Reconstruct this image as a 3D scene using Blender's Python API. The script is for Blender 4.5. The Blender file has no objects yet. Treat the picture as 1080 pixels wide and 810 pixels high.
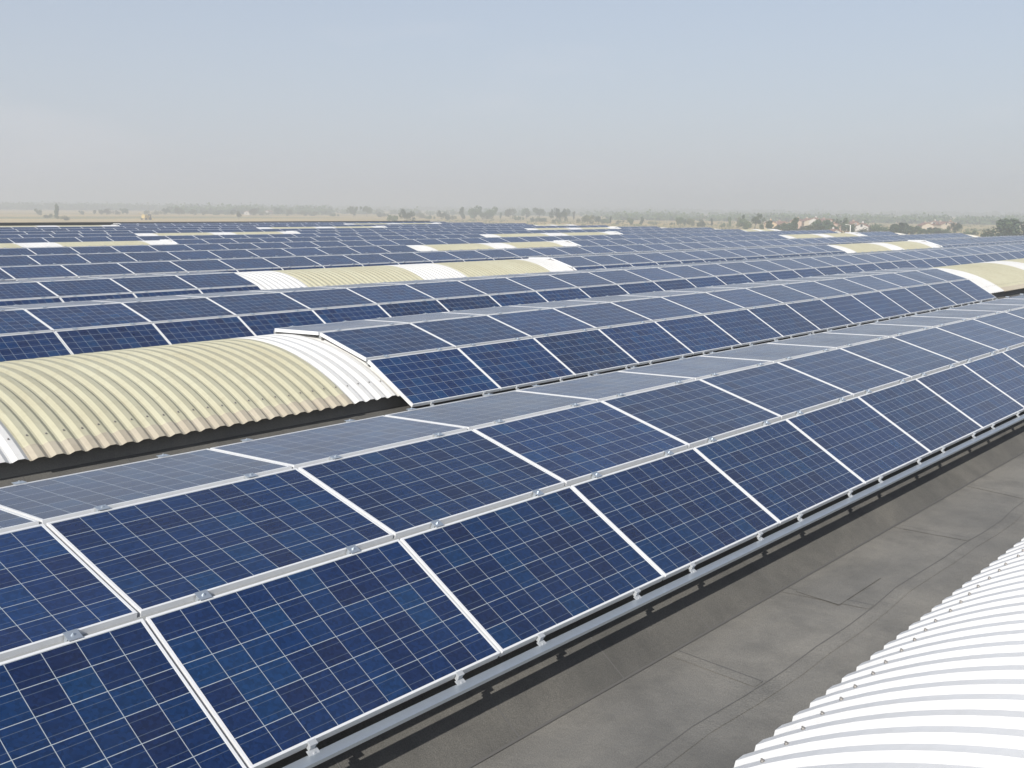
import bpy, bmesh, math, random
from mathutils import Vector, Matrix
random.seed(7)
R = math.radians
H = 11.0                                   # height of the eye above the fields; the roof deck is at about 8 m
sc = bpy.context.scene
C = sc.collection

# ------------------------------------------------------------------ camera
FPX, YAW, PITCH, ROLL = 1133.25, 0.8666, 0.1630, 0.0097
cy_, sy_, cp_, sp_ = math.cos(YAW), math.sin(YAW), math.cos(PITCH), math.sin(PITCH)
fw = Vector((sy_*cp_, cy_*cp_, -sp_)); rt = Vector((cy_, -sy_, 0)); up = rt.cross(fw)
cr_, sr_ = math.cos(ROLL), math.sin(ROLL)
rt, up = cr_*rt + sr_*up, -sr_*rt + cr_*up
cam_d = bpy.data.cameras.new('camera'); cam = bpy.data.objects.new('camera', cam_d); C.objects.link(cam)
m = Matrix((rt, up, -fw)).transposed().to_4x4(); m.translation = Vector((0, 0, H)); cam.matrix_world = m
cam_d.sensor_width = 36; cam_d.lens = FPX/1080*36; cam_d.clip_start = 0.05; cam_d.clip_end = 20000
sc.camera = cam
def proj(p):
    d = Vector(p) - Vector((0, 0, H)); z = d.dot(fw)
    if z < .1: return None
    return 540 + FPX*d.dot(rt)/z, 405 - FPX*d.dot(up)/z
def ray(px, py):
    return (fw + rt*((px-540)/FPX) - up*((py-405)/FPX))
def far(px, dist):                          # a spot on the fields at a compass bearing and a distance in metres
    d = ray(px, 230); d.z = 0; d.normalize(); return d*dist
def horizon(px):
    lo, hi = 150, 300
    for _ in range(40):
        mid = (lo+hi)/2
        if ray(px, mid).z > 0: lo = mid
        else: hi = mid
    return lo

# ------------------------------------------------------------------ tagging and mesh helpers
def tag(o, label=None, cat=None, group=None, kind=None):
    if label: o['label'] = label
    if cat: o['category'] = cat
    if group: o['group'] = group
    if kind: o['kind'] = kind
    return o
def link(o, parent=None):
    C.objects.link(o)
    if parent: o.parent = parent
    return o
def empty(name, loc=(0, 0, 0), rot=(0, 0, 0)):
    o = bpy.data.objects.new(name, None); o.location = loc; o.rotation_euler = rot; o.empty_display_size = .2
    return link(o)
class MB:
    def __init__(s): s.v = []; s.f = []; s.mi = []; s.uv = []
    def quad(s, a, b, c, d, mi=0, uv=None):
        n = len(s.v); s.v += [tuple(a), tuple(b), tuple(c), tuple(d)]; s.f.append((n, n+1, n+2, n+3)); s.mi.append(mi)
        s.uv.append(uv or [(0, 0)]*4)
    def tri(s, a, b, c, mi=0):
        n = len(s.v); s.v += [tuple(a), tuple(b), tuple(c)]; s.f.append((n, n+1, n+2)); s.mi.append(mi); s.uv.append([(0, 0)]*3)
    def box(s, x0, x1, y0, y1, z0, z1, mi=0, M=None):
        P = [Vector((x, y, z)) for z in (z0, z1) for y in (y0, y1) for x in (x0, x1)]
        if M: P = [M @ p for p in P]
        n = len(s.v); s.v += [tuple(p) for p in P]
        for f in ((0, 2, 3, 1), (4, 5, 7, 6), (0, 1, 5, 4), (2, 6, 7, 3), (0, 4, 6, 2), (1, 3, 7, 5)):
            s.f.append(tuple(n+i for i in f)); s.mi.append(mi); s.uv.append([(0, 0)]*4)
    def tube(s, a, b, ra, rb, n=8, mi=0, cap=True):
        a = Vector(a); b = Vector(b); d = (b-a).normalized()
        u = d.orthogonal().normalized(); w = d.cross(u); k = len(s.v)
        for p, r in ((a, ra), (b, rb)):
            for i in range(n):
                t = 2*math.pi*i/n; s.v.append(tuple(p+u*math.cos(t)*r+w*math.sin(t)*r))
        for i in range(n):
            j = (i+1) % n; s.f.append((k+i, k+j, k+n+j, k+n+i)); s.mi.append(mi); s.uv.append([(0, 0)]*4)
        if cap:
            s.f.append(tuple(k+i for i in reversed(range(n)))); s.mi.append(mi); s.uv.append([(0, 0)]*n)
            s.f.append(tuple(k+n+i for i in range(n))); s.mi.append(mi); s.uv.append([(0, 0)]*n)
    def mesh(s, name, mats, smooth=False):
        me = bpy.data.meshes.new(name); me.from_pydata(s.v, [], s.f)
        for mt in (mats if isinstance(mats, (list, tuple)) else [mats]): me.materials.append(mt)
        me.polygons.foreach_set('material_index', s.mi)
        if smooth: me.polygons.foreach_set('use_smooth', [True]*len(s.f))
        uvl = me.uv_layers.new(name='UVMap'); flat = []
        for q in s.uv:
            for p in q: flat += [p[0], p[1]]
        uvl.data.foreach_set('uv', flat); me.update(); return me
    def build(s, name, mats, parent=None, smooth=False):
        return link(bpy.data.objects.new(name, s.mesh(name, mats, smooth)), parent)
def obj(name, me, parent=None): return link(bpy.data.objects.new(name, me), parent)

# ------------------------------------------------------------------ materials
def mat(name, col, rough=.6, metal=0., spec=.5):
    mt = bpy.data.materials.new(name); mt.use_nodes = True
    b = mt.node_tree.nodes['Principled BSDF']
    b.inputs['Base Color'].default_value = (*col, 1); b.inputs['Roughness'].default_value = rough
    b.inputs['Metallic'].default_value = metal; b.inputs['Specular IOR Level'].default_value = spec
    return mt
class NT:
    def __init__(s, mt): s.t = mt.node_tree; s.n = s.t.nodes; s.b = s.n.get('Principled BSDF')
    def new(s, t, **k):
        n = s.n.new(t)
        for a, v in k.items():
            setattr(n, a, v)
        return n
    def put(s, sock, v):
        if isinstance(v, bpy.types.NodeSocket): s.t.links.new(v, sock)
        else:
            if hasattr(sock.default_value, '__len__') and len(sock.default_value) == 4 and len(v) == 3: v = (*v, 1)
            sock.default_value = v
    def math(s, op, a, b=0., c=None):
        n = s.new('ShaderNodeMath', operation=op); s.put(n.inputs[0], a); s.put(n.inputs[1], b)
        if c is not None: s.put(n.inputs[2], c)
        return n.outputs[0]
    def mix(s, f, a, b, mode='MIX'):
        n = s.new('ShaderNodeMix', data_type='RGBA', blend_type=mode)
        s.put(n.inputs[0], f); s.put(n.inputs[6], a); s.put(n.inputs[7], b); return n.outputs[2]
    def noise(s, vec, scale, detail=4, rough=.55, dist=0.):
        n = s.new('ShaderNodeTexNoise'); s.put(n.inputs['Vector'], vec); n.inputs['Scale'].default_value = scale
        n.inputs['Detail'].default_value = detail; n.inputs['Roughness'].default_value = rough; n.inputs['Distortion'].default_value = dist
        return n.outputs['Fac']
    def ramp(s, fac, stops):
        n = s.new('ShaderNodeValToRGB'); s.put(n.inputs[0], fac); e = n.color_ramp.elements
        while len(e) < len(stops): e.new(.5)
        for i, (p, c) in enumerate(stops): e[i].position = p; e[i].color = (*c, 1) if len(c) == 3 else c
        return n.outputs[0]
    def rng(s, v, a, b, c, d):
        n = s.new('ShaderNodeMapRange'); s.put(n.inputs[0], v)
        for i, x in enumerate((a, b, c, d)): n.inputs[1+i].default_value = x
        return n.outputs[0]
    def geo(s): return s.new('ShaderNodeNewGeometry').outputs['Position']
    def mapping(s, vec, scale=(1, 1, 1), loc=(0, 0, 0), rot=(0, 0, 0)):
        n = s.new('ShaderNodeMapping'); s.put(n.inputs[0], vec); n.inputs['Scale'].default_value = scale
        n.inputs['Location'].default_value = loc; n.inputs['Rotation'].default_value = rot; return n.outputs[0]
    def bump(s, h, strength=.3, dist=.01):
        n = s.new('ShaderNodeBump'); n.inputs['Strength'].default_value = strength; n.inputs['Distance'].default_value = dist
        s.put(n.inputs['Height'], h); s.put(s.b.inputs['Normal'], n.outputs[0])

def cell_material():
    mt = mat('solar_cells', (.012, .03, .09), .14); g = NT(mt)
    uv = g.new('ShaderNodeTexCoord').outputs['UV']; sep = g.new('ShaderNodeSeparateXYZ'); g.put(sep.inputs[0], uv)
    u, v = sep.outputs[0], sep.outputs[1]
    rnd = g.new('ShaderNodeObjectInfo').outputs['Random']
    comb = g.new('ShaderNodeCombineXYZ'); g.put(comb.inputs[0], g.math('FLOOR', u)); g.put(comb.inputs[1], g.math('FLOOR', v)); g.put(comb.inputs[2], g.math('MULTIPLY', rnd, 97.))
    wn = g.new('ShaderNodeTexWhiteNoise', noise_dimensions='3D'); g.put(wn.inputs[0], comb.outputs[0]); cellr = wn.outputs['Value']
    # per module tone
    comb2 = g.new('ShaderNodeCombineXYZ'); g.put(comb2.inputs[0], g.math('FLOOR', g.math('DIVIDE', u, 10.))); g.put(comb2.inputs[1], g.math('FLOOR', g.math('DIVIDE', v, 6.))); g.put(comb2.inputs[2], g.math('MULTIPLY', rnd, 31.))
    wn2 = g.new('ShaderNodeTexWhiteNoise', noise_dimensions='3D'); g.put(wn2.inputs[0], comb2.outputs[0])
    tone = g.rng(wn2.outputs['Value'], 0, 1, .80, 1.10)
    c3 = g.new('ShaderNodeCombineXYZ'); g.put(c3.inputs[0], u); g.put(c3.inputs[1], v); g.put(c3.inputs[2], g.math('MULTIPLY', rnd, 13.))
    vor = g.new('ShaderNodeTexVoronoi', feature='F1'); g.put(vor.inputs['Vector'], c3.outputs[0]); vor.inputs['Scale'].default_value = 9
    sepc = g.new('ShaderNodeSeparateColor'); g.put(sepc.inputs[0], vor.outputs['Color'])
    grain = g.rng(sepc.outputs[0], 0, 1, .80, 1.22)
    col = g.ramp(cellr, [(0, (.0066, .0160, .058)), (.3, (.0056, .0200, .074)), (.8, (.0050, .0250, .088)), (1, (.0056, .0330, .100))])
    k = g.math('MULTIPLY', grain, tone)
    cc = g.new('ShaderNodeCombineXYZ'); [g.put(cc.inputs[i], k) for i in range(3)]
    col = g.mix(1., col, cc.outputs[0], 'MULTIPLY')
    bus = g.math('LESS_THAN', g.math('PINGPONG', g.math('ADD', g.math('MULTIPLY', v, 2.), .5), .5), .022)
    col = g.mix(g.math('MULTIPLY', bus, .5), col, (.10, .13, .17))
    lu = g.math('LESS_THAN', g.math('PINGPONG', u, .5), .0108); lv = g.math('LESS_THAN', g.math('PINGPONG', v, .5), .0122)
    col = g.mix(g.math('MAXIMUM', lu, lv), col, (.31, .35, .38))
    # thin film of dust, thicker at the lower edge of the glass
    pos = g.geo(); dn = g.noise(pos, 1.3, 5, .6)
    dust = g.rng(dn, .35, .8, .004, .026)
    col = g.mix(dust, col, (.36, .35, .32))
    g.put(g.b.inputs['Base Color'], col)
    g.put(g.b.inputs['Roughness'], g.rng(dn, .3, .7, .16, .26))
    g.b.inputs['IOR'].default_value = 1.5; g.b.inputs['Specular IOR Level'].default_value = .46; g.b.inputs['Sheen Weight'].default_value = .10; g.b.inputs['Sheen Roughness'].default_value = .35; g.b.inputs['Sheen Tint'].default_value = (.8, .85, .9, 1)
    return mt
M = {}
M['cells'] = cell_material()
def alu(name, col, rough, metal=.5):
    mt = mat(name, col, rough, metal); g = NT(mt); n = g.noise(g.geo(), 14, 3)
    g.put(g.b.inputs['Base Color'], g.mix(g.rng(n, .3, .7, 0, .25), col, tuple(c*.72 for c in col)))
    g.put(g.b.inputs['Roughness'], g.rng(n, .3, .7, rough-.06, rough+.1)); return mt
M['alu'] = alu('anodised_aluminium', (.68, .69, .70), .42, .12)
M['zinc'] = alu('galvanised_steel', (.52, .57, .62), .38, .75)
M['clampmat'] = alu('dull_clamp_metal', (.42, .44, .46), .55, .3)
M['rail'] = alu('mill_aluminium', (.33, .34, .34), .5, .3)
M['steel'] = alu('bolt_steel', (.6, .62, .64), .3, .8)
M['back'] = mat('panel_back', (.55, .55, .54), .6)

def bitumen(k=1.):
    mt = mat('bitumen_felt', (.15, .145, .135), .85); g = NT(mt); p = g.geo()
    big = g.noise(p, .55, 5, .6, .6); mid = g.noise(p, 2.6, 6, .65); fine = g.noise(p, 130, 2, .7); gr = g.noise(p, 28, 4, .7)
    col = g.ramp(big, [(.3, (.150, .146, .138)), (.48, (.205, .198, .184)), (.66, (.285, .270, .242))])
    col = g.mix(g.rng(mid, .45, .75, 0, .55), col, (.082, .081, .078))
    col = g.mix(g.rng(gr, .35, .7, 0, .35), col, (.185, .178, .162))
    col = g.mix(g.rng(fine, .3, .75, 0, .6), col, (.06, .06, .058))
    sep = g.new('ShaderNodeSeparateXYZ'); g.put(sep.inputs[0], p)
    # pale dried-puddle marks
    pud = g.noise(g.mapping(p, (.5, 1.3, 1), (3.1, .4, 0)), 1.1, 3, .5, 1.2)
    ring = g.math('SUBTRACT', 1., g.math('MINIMUM', g.math('MULTIPLY', g.math('ABSOLUTE', g.math('SUBTRACT', pud, .53)), 30.), 1.))
    col = g.mix(g.math('MULTIPLY', ring, .07), col, (.26, .245, .21))
    col = g.mix(1., col, (k, k, k*.98), 'MULTIPLY')
    g.put(g.b.inputs['Base Color'], col); g.bump(g.math('ADD', fine, g.math('MULTIPLY', gr, 1.5)), .5, .006); return mt
M['bitumen'] = bitumen()
M['granule'] = bitumen(.62)
def felt_lap():
    mt = mat('felt_lap', (.1, .1, .095), .85); g = NT(mt); p = g.geo()
    n = g.noise(p, 5, 5); f = g.noise(p, 130, 2, .7)
    col = g.ramp(n, [(.3, (.105, .102, .095)), (.7, (.145, .139, .127))])
    g.put(g.b.inputs['Base Color'], g.mix(g.rng(f, .3, .75, 0, .6), col, (.06, .06, .058))); return mt
M['lap'] = M['bitumen']
M['tar'] = mat('tar_line', (.115, .112, .107), .85)
def sheet(name, col, dirt, amt, trans=0.):
    mt = mat(name, col, .45); g = NT(mt); p = g.geo()
    st = g.noise(g.mapping(p, (5.5, .5, .5)), 1.6, 5, .6); sp = g.noise(p, 9, 5, .65); bl = g.noise(p, .8, 3)
    c = g.mix(g.math('MULTIPLY', g.rng(st, .38, .72, 0, 1), amt), col, dirt)
    c = g.mix(g.math('MULTIPLY', g.rng(sp, .5, .8, 0, 1), amt*.8), c, tuple(x*.75 for x in dirt))
    c = g.mix(g.math('MULTIPLY', g.rng(bl, .4, .65, 0, 1), amt*.4), c, tuple(x*.9 for x in dirt))
    g.put(g.b.inputs['Base Color'], c); g.put(g.b.inputs['Roughness'], g.rng(sp, .3, .7, .35, .6))
    g.bump(sp, .15, .004)
    if trans:
        tr = g.new('ShaderNodeBsdfTranslucent'); g.put(tr.inputs[0], c); mx = g.new('ShaderNodeMixShader'); mx.inputs[0].default_value = trans
        out = g.n['Material Output']; g.t.links.new(g.b.outputs[0], mx.inputs[1]); g.t.links.new(tr.outputs[0], mx.inputs[2]); g.t.links.new(mx.outputs[0], out.inputs[0])
    return mt
M['white'] = sheet('white_painted_sheet', (.74, .74, .73), (.56, .54, .50), .24)
M['dimwhite'] = sheet('dimmed_white_sheet', (.62, .62, .605), (.47, .455, .42), .35)  # white sheet with dimmer light put into its colour, plus dirt streaks
M['cream'] = sheet('aged_fibreglass', (.56, .545, .405), (.45, .41, .275), .5, .22)
M['creamlap'] = sheet('dirty_fibreglass', (.46, .42, .33), (.34, .29, .22), .6, .08)
M['wall'] = mat('factory_wall', (.45, .44, .41), .8)
M['coping'] = mat('coping_metal', (.62, .60, .54), .5)
M['darkcoping'] = mat('dark_coping', (.05, .052, .05), .75)

# ------------------------------------------------------------------ roof geometry
W, P, D = .9789, 1.658, 5.7056
T = [.5347, .2766, -.0315, -.2998, -.5553]            # slope of the five panel rows over a vault
prof = [(3.6196, -2.4176)]
for t in T: prof.append((prof[-1][0]+W*math.cos(t), prof[-1][1]+W*math.sin(t)))
CY = 5.893                                           # ridge of the first panelled vault
ZF = -2.885                                          # flat felt between the vaults
NV = 15; X0, X1 = -14., 89.5
def vy(v): return CY + (v-1)*D
def arc_z(h, top, hw, edge):                          # height of the curved sheet at distance h from the ridge
    sag = top-edge; Rr = (hw*hw+sag*sag)/(2*sag); return top-Rr+math.sqrt(max(Rr*Rr-h*h, 0))
STRIPS = {2: [(-4.2, 9.11), (32.36, 45.55), (68.8, 81.9)], 4: [(15.85, 28.43), (50.0, 63.25), (83.2, 96)], 6: [(32.7, 44.28), (67.5, 80.75)],
          8: [(15.2, 28.43), (49.95, 64.88), (83.1, 96)], 10: [(33.2, 44.78), (68.0, 81.25)], 12: [(15.1, 28.43), (49.95, 63.2), (83.1, 96)], 14: [(33.6, 45.18), (68.4, 81.65)]}
def skylights(v):
    if v <= 0: return [(-4.6, 15.2)] if v == 0 else []
    s = STRIPS.get(v, [])
    return [(max(a, X0), min(b, X1)) for a, b in s if b > X0 and a < X1]

# --- the factory: one building with its deck, walls and copings
fac = empty('factory_building', (X0, -8, 0))
tag(fac, 'long low factory whose felt roof of parallel vaults carries all the arrays', 'building')
Yback = vy(-1)-2.9; Yend = vy(NV)+2.9
pts = []
for v in range(-1, NV+1):
    c = vy(v)
    o_ = .15 if v == 0 else 0.
    pts += [(c-2.36, ZF), (c-1.84, ZF+.385), (c-1.80, -2.315)]
    for k in range(-6, 7):
        h = 1.5*k/6; pts.append((c+h, arc_z(h, -1.90, 1.92, -2.52)))
    pts += [(c+1.80-o_, -2.315-o_*.2), (c+1.84-o_, ZF+.385), (c+2.36-o_*.8, ZF)]
pts = [(Yback, ZF)]+pts+[(Yend, ZF)]
mb = MB(); xs = [X0, 0, 4, 8, 12, 16, 20, 30, 45, 60, 75, X1]
for i in range(len(pts)-1):
    (a, za), (b, zb) = pts[i], pts[i+1]
    for x, x2 in zip(xs, xs[1:]):
        mb.quad((x, a, za+H), (x2, a, za+H), (x2, b, zb+H), (x, b, zb+H), 0 if abs(za-zb) < 1e-6 or abs(b-a) < .1 else 1)
deck = mb.build('roof_deck', [M['bitumen'], M['granule']]); 
def adopt(o, p): o.parent = p; o.location = Vector(o.location)-p.location; return o
adopt(deck, fac)
mb = MB(); t = .3
mb.box(X0-t, X0, Yback-t, Yend+t, 0, H+ZF+.2); mb.box(X1, X1+t, Yback-t, Yend+t, 0, H+ZF+.2)
mb.box(X0, X1, Yback-t, Yback, 0, H+ZF+.2); mb.box(X0, X1, Yend, Yend+t, 0, H+ZF+.2)
adopt(mb.build('wall', M['wall']), fac)
# gable ends of the vaults on the far short side follow the arcs, capped with pale metal
mb = MB()
for v in range(-1, NV+1):
    c = vy(v); pp = [(c+2.3*k/8, max(arc_z(2.3*k/8, -1.84, 2.36, -2.7), ZF+.2)) for k in range(-8, 9)]
    for (a, za), (b, zb) in zip(pp, pp[1:]):
        x, x2 = X1-.02, X1+.34
        mb.quad((x, a, za+H+.05), (x2, a, za+H+.05), (x2, b, zb+H+.05), (x, b, zb+H+.05))
        mb.quad((x, a, H+ZF+.05), (x, a, za+H+.05), (x, b, zb+H+.05), (x, b, H+ZF+.05))
        mb.quad((x2, a, H+ZF+.05), (x2, b, H+ZF+.05), (x2, b, zb+H+.05), (x2, a, za+H+.05))
adopt(mb.build('gable_coping', M['coping']), fac)
mb = MB(); mb.box(X0-t, X1-.04, Yend+.004, Yend+.42, H+ZF+.21, H-1.63)
adopt(mb.build('parapet', M['darkcoping']), fac)
# felt laps: long strip and cross strips in the near valleys
def lap_parts(m_, name, mt_):
    for q in range(len(m_)):
        if m_[q].v: adopt(m_[q].build(name, mt_, None), fac)
LP = []; TP = []; SL = []
def nl():
    LP.append(MB()); TP.append(MB()); return LP[-1], TP[-1]
mb, tb = nl()
rnd = random.Random(3)
for v in (0, 1, 2):
    cv = vy(v)+D/2; x = -3.
    z = H+ZF+.004
    def wob(x): return .02*math.sin(x*1.7+v)+.012*math.sin(x*4.1)
    xx = -3.; mb, tb = nl(); tb2 = MB(); TP.append(tb2)
    while xx < 40:
        a, b = wob(xx), wob(xx+.5)
        mb.quad((xx, cv-.30+a, z), (xx+.5, cv-.30+b, z), (xx+.5, cv-.19+b, z), (xx, cv-.19+a, z))
        tb.quad((xx, cv-.192+a, z+.004), (xx+.5, cv-.192+b, z+.004), (xx+.5, cv-.186+b, z+.004), (xx, cv-.186+a, z+.004))
        # the darker welded line where the slope meets the flat
        tb2.quad((xx, vy(v+1)-2.385, z+.004), (xx+.5, vy(v+1)-2.385, z+.004), (xx+.5, vy(v+1)-2.362, z+.004), (xx, vy(v+1)-2.362, z+.004))
        xx += .5
    x = 1.6 + v*.5
    while x < 40:
        w = .1; mb, tb = nl()
        ya, yb = cv-.18, vy(v+1)-2.39
        sk = rnd.uniform(-.1, .15)
        mb.quad((x, ya, z), (x+w, ya, z), (x+w+sk, yb, z), (x+sk, yb, z))
        tb.quad((x+w, ya, z+.002), (x+w+.006, ya, z+.002), (x+w+.006+sk, yb, z+.002), (x+w+sk, yb, z+.002))
        x += rnd.uniform(1.7, 2.3)
    # cross laps on the sloping upstand, each a little raised
    x = .9+v*.3
    while x < 30:
        c = vy(v+1); mb, tb = nl(); SL.append(mb); LP.remove(mb)
        n = Vector((0, -.595, .804))*.004
        a = Vector((x, c-2.355, H+ZF)); b = Vector((x, c-1.86, H+ZF+.37)); e = Vector((.09, 0, 0)); f2 = Vector((.01, 0, 0))
        mb.quad(a+n, a+e+n, b+e+n, b+n); tb.quad(a+e+n*1.4, a+e+f2+n*1.4, b+e+f2+n*1.4, b+e+n*1.4)
        x += rnd.uniform(.95, 1.15)
# a square repair patch in the first valley
mb, tb = nl()
mb.quad((7.35, 3.05, H+ZF+.009), (8.15, 3.05, H+ZF+.009), (8.2, 3.42, H+ZF+.009), (7.4, 3.42, H+ZF+.009))
pass
lap_parts(LP, 'felt_lap', M['lap']); lap_parts(SL, 'felt_lap', M['granule']); lap_parts(TP, 'welded_seam', M['tar'])

# ------------------------------------------------------------------ corrugated bands
ORD = ['', 'first', 'second', 'third', 'fourth', 'fifth', 'sixth', 'seventh', 'eighth', 'ninth', 'tenth', 'eleventh', 'twelfth', 'thirteenth', 'fourteenth', 'fifteenth']
RIB = .1795
def band_mesh(x0, x1, v, top=-1.755, edge=-2.345, hw=1.95, na=30, h0=None, lift=0., endtilt=True, simple=False):
    c = vy(v); mbx = MB()
    if v == 0: hw = 1.80; edge = -2.32
    n0 = int(math.ceil((x0-.0001)/RIB)); n1 = int(math.floor((x1+.0001)/RIB))
    xsz = []
    A = .027
    for k in range(n0, n1):
        b = k*RIB
        for dx, z in ((0, 0), (.022, 0), (.068, A), (.1335, A)): xsz.append((b+dx, z))
    xsz.append((n1*RIB, 0))
    hs = [-hw + 2*hw*i/na for i in range(na+1)] if h0 is None else h0
    base = len(mbx.v)
    def z_at(h): return arc_z(h, top, hw, edge)
    for h in hs:
        e = .02; nz = Vector((0, -(z_at(h+e)-z_at(h-e)), 2*e)).normalized()
        if abs(h) > hw-.03: nz = Vector((0, math.copysign(.5, h), .86))
        z = z_at(h)
        for x, a in xsz:
            q = nz*(a+lift); mbx.v.append((x, c+h+q.y, H+z+q.z))
    w = len(xsz)
    for i in range(len(hs)-1):
        for j in range(w-1):
            mbx.f.append((i*w+j, i*w+j+1, (i+1)*w+j+1, (i+1)*w+j)); mbx.mi.append(0); mbx.uv.append([(0, 0)]*4)
    return mbx, n0*RIB, n1*RIB
M['screw'] = mat('screw', (.22, .21, .2), .5, .4)
_m = MB(); _m.tube((0, 0, 0), (0, 0, .006), .010, .009, 8); _m.tube((0, 0, .006), (0, 0, .012), .005, .005, 6); SCR = _m.mesh('screw', M['screw'])
def corr_band(x0, x1, v, colour, label, near):
    name = 'cream_skylight_sheet' if colour == 'cream' else 'white_roof_sheet'
    mbx, a, b = band_mesh(x0, x1, v, na=34 if near else 16, top=(-1.755 if v < 4 else -1.725)-(0 if colour == 'white' else .002))
    e = empty(name, ((a+b)/2, vy(v), H-2.4))
    o = mbx.build('corrugated_sheet', M['dimwhite' if colour == 'white' and v > 0 else colour]); adopt(o, e)
    sol = o.modifiers.new('thickness', 'SOLIDIFY'); sol.thickness = .004; sol.offset = -1
    if near and colour == 'cream':
        hwn = 1.95
        for hs in ([-1.965, -1.90, -1.81], [1.81, 1.90, 1.965]):
            lm, _, _ = band_mesh(x0, x1, v, h0=hs, lift=.004, top=(-1.757 if v < 4 else -1.727))
            lo = lm.build('end_strip', M['creamlap']); adopt(lo, e)
            s2 = lo.modifiers.new('thickness', 'SOLIDIFY'); s2.thickness = .004; s2.offset = -1
    if near and v < 3:
        for k in range(int(round(a/RIB)), int(round(b/RIB))):
            x = k*RIB+.101
            if v == 0 and not 3.2 < x < 11.5: continue
            for h, tp, hw_, ed in ([(-1.70, -1.755, 1.95, -2.345)] if v else [(1.60, -1.755, 1.80, -2.32)]):
                h += random.uniform(-.012, .012); z = arc_z(h, tp, hw_, ed)
                sl = (arc_z(h+.01, tp, hw_, ed)-arc_z(h-.01, tp, hw_, ed))/.02; nz = Vector((0, -sl, 1)).normalized()
                p = Vector((x, vy(v)+h, H+z))+nz*.029
                so_ = obj('screw', SCR); so_.location = p; so_.rotation_euler = nz.to_track_quat('Z', 'Y').to_euler(); adopt(so_, e)
    tag(e, label, 'roof sheet' if colour == 'white' else 'skylight', 'corrugated bands across the vaults')
    return e
M['screw'] = mat('screw', (.22, .21, .2), .5, .4)
BANDS4 = [('white', 1.5), ('cream', 4.2), ('white', 1.8), ('cream', 4.0), ('white', 1.25)]
BANDS2 = [('white', 1.5), ('cream', 4.9), ('white', 1.9), ('cream', 3.95), ('white', .72)]
VN = lambda v: 'nearest' if v == 1 else ORD[v]
for v in range(0, NV+1):
    for si, (a, b) in enumerate(skylights(v)):
        if v == 0:
            corr_band(a, b, 0, 'white', 'bright white corrugated roof in the bottom right corner, nearest of all', True); continue
        vis = []
        x = b
        seq = []
        BB = BANDS2 if v == 2 and si < 2 else BANDS4
        fit = 1. if BB is BANDS2 else (b-a)/sum(q_[1] for q_ in BB)
        for col, ln in reversed(BB):
            ln *= fit
            seq.append((max(x-ln, a), x, col)); x -= ln
            if x <= a: break
        # bands snapped to whole ribs so neighbours butt without a gap
        def seen(s):
            p = [proj((xx, vy(v)+hh, H-1.75-abs(hh)*.3)) for xx in (s[0], (s[0]+s[1])/2, s[1]) for hh in (0, -1.9)]
            return any(q and 0 < q[0] < 1080 for q in p)
        order = sorted([s for s in seq if seen(s)])
        for s in seq:
            x0 = round(s[0]/RIB)*RIB; x1 = round(s[1]/RIB)*RIB
            if s is seq[0]: x1 += 3*RIB            # last ribs run under the first panel
            if x1-x0 < RIB*1.5: continue
            if not seen(s): continue
            k = order.index(s)+1
            left = [q for q in skylights(v) if q[1] <= a and any(seen((q[0], q[1])) for _ in (0,))]
            right = [q for q in skylights(v) if q[0] >= b and any(seen((q[0], q[1])) for _ in (0,))]
            side = '' if not (left or right) else (' of its right-hand strip' if left else ' of its left-hand strip')
            if left and right: side = ' of its middle strip'
            lab = f"{s[2]} corrugated roof band, {ORD[k]} from the left{side}, {ORD[v]} vault ridge away"
            corr_band(x0, x1, v, s[2], lab, v in (2, 4))

for v in range(1, 5):
    edges = [X0+.2]
    for a, b in skylights(v): edges += [round(a/RIB)*RIB, round(b/RIB)*RIB+3*RIB]
    edges.append(70)
    for a, b in zip(edges[::2], edges[1::2]):
        if b-a < 1 or a > 60: continue
        cm, _, _ = band_mesh(a, b, v, h0=[-1.0+2.95*i/9 for i in range(10)]); adopt(cm.build('corrugated_roof', M['dimwhite']), fac)
# ------------------------------------------------------------------ solar panels
PW, PH, GX, GY = P-.020, W-.046, .010, .023
LIP = .013
def frame_mb(mbx, ox=0, oy=0, Mx=None, simple=False, mi=0):
    x0, x1, y0, y1 = ox+GX, ox+GX+PW, oy+GY, oy+GY+PH
    f = (lambda p: Mx @ Vector(p)) if Mx else (lambda p: p)
    i0, i1, j0, j1 = x0+LIP, x1-LIP, y0+LIP, y1-LIP
    o = [(x0, y0), (x1, y0), (x1, y1), (x0, y1)]; n = [(i0, j0), (i1, j0), (i1, j1), (i0, j1)]
    for k in range(4):
        a, b, c, d = o[k], o[(k+1) % 4], n[(k+1) % 4], n[k]
        mbx.quad(f((*a, 0)), f((*b, 0)), f((*c, 0)), f((*d, 0)), mi)
        mbx.quad(f((*a, -.046)), f((*b, -.046)), f((*b, 0)), f((*a, 0)), mi)
        if not simple:
            mbx.quad(f((*d, 0)), f((*c, 0)), f((*c, -.004)), f((*d, -.004)), mi)
            e = [(p[0]+(.03 if p[0] < ox+.8 else -.03), p[1]+(.03 if p[1] < oy+.5 else -.03)) for p in (a, b)]
            mbx.quad(f((*b, -.046)), f((*a, -.046)), f((*e[0], -.046)), f((*e[1], -.046)), mi)
def glass_uv(i, j): return [(i*10, j*6), (i*10+10, j*6), (i*10+10, j*6+6), (i*10, j*6+6)]
mb = MB(); frame_mb(mb); FR = mb.mesh('frame', M['alu'])
mb = MB(); q = (GX+LIP, GX+PW-LIP, GY+LIP, GY+PH-LIP)
mb.quad((q[0], q[2], -.003), (q[1], q[2], -.003), (q[1], q[3], -.003), (q[0], q[3], -.003), 0, glass_uv(0, 0))
GL = mb.mesh('cell_glass', M['cells'])
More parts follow.
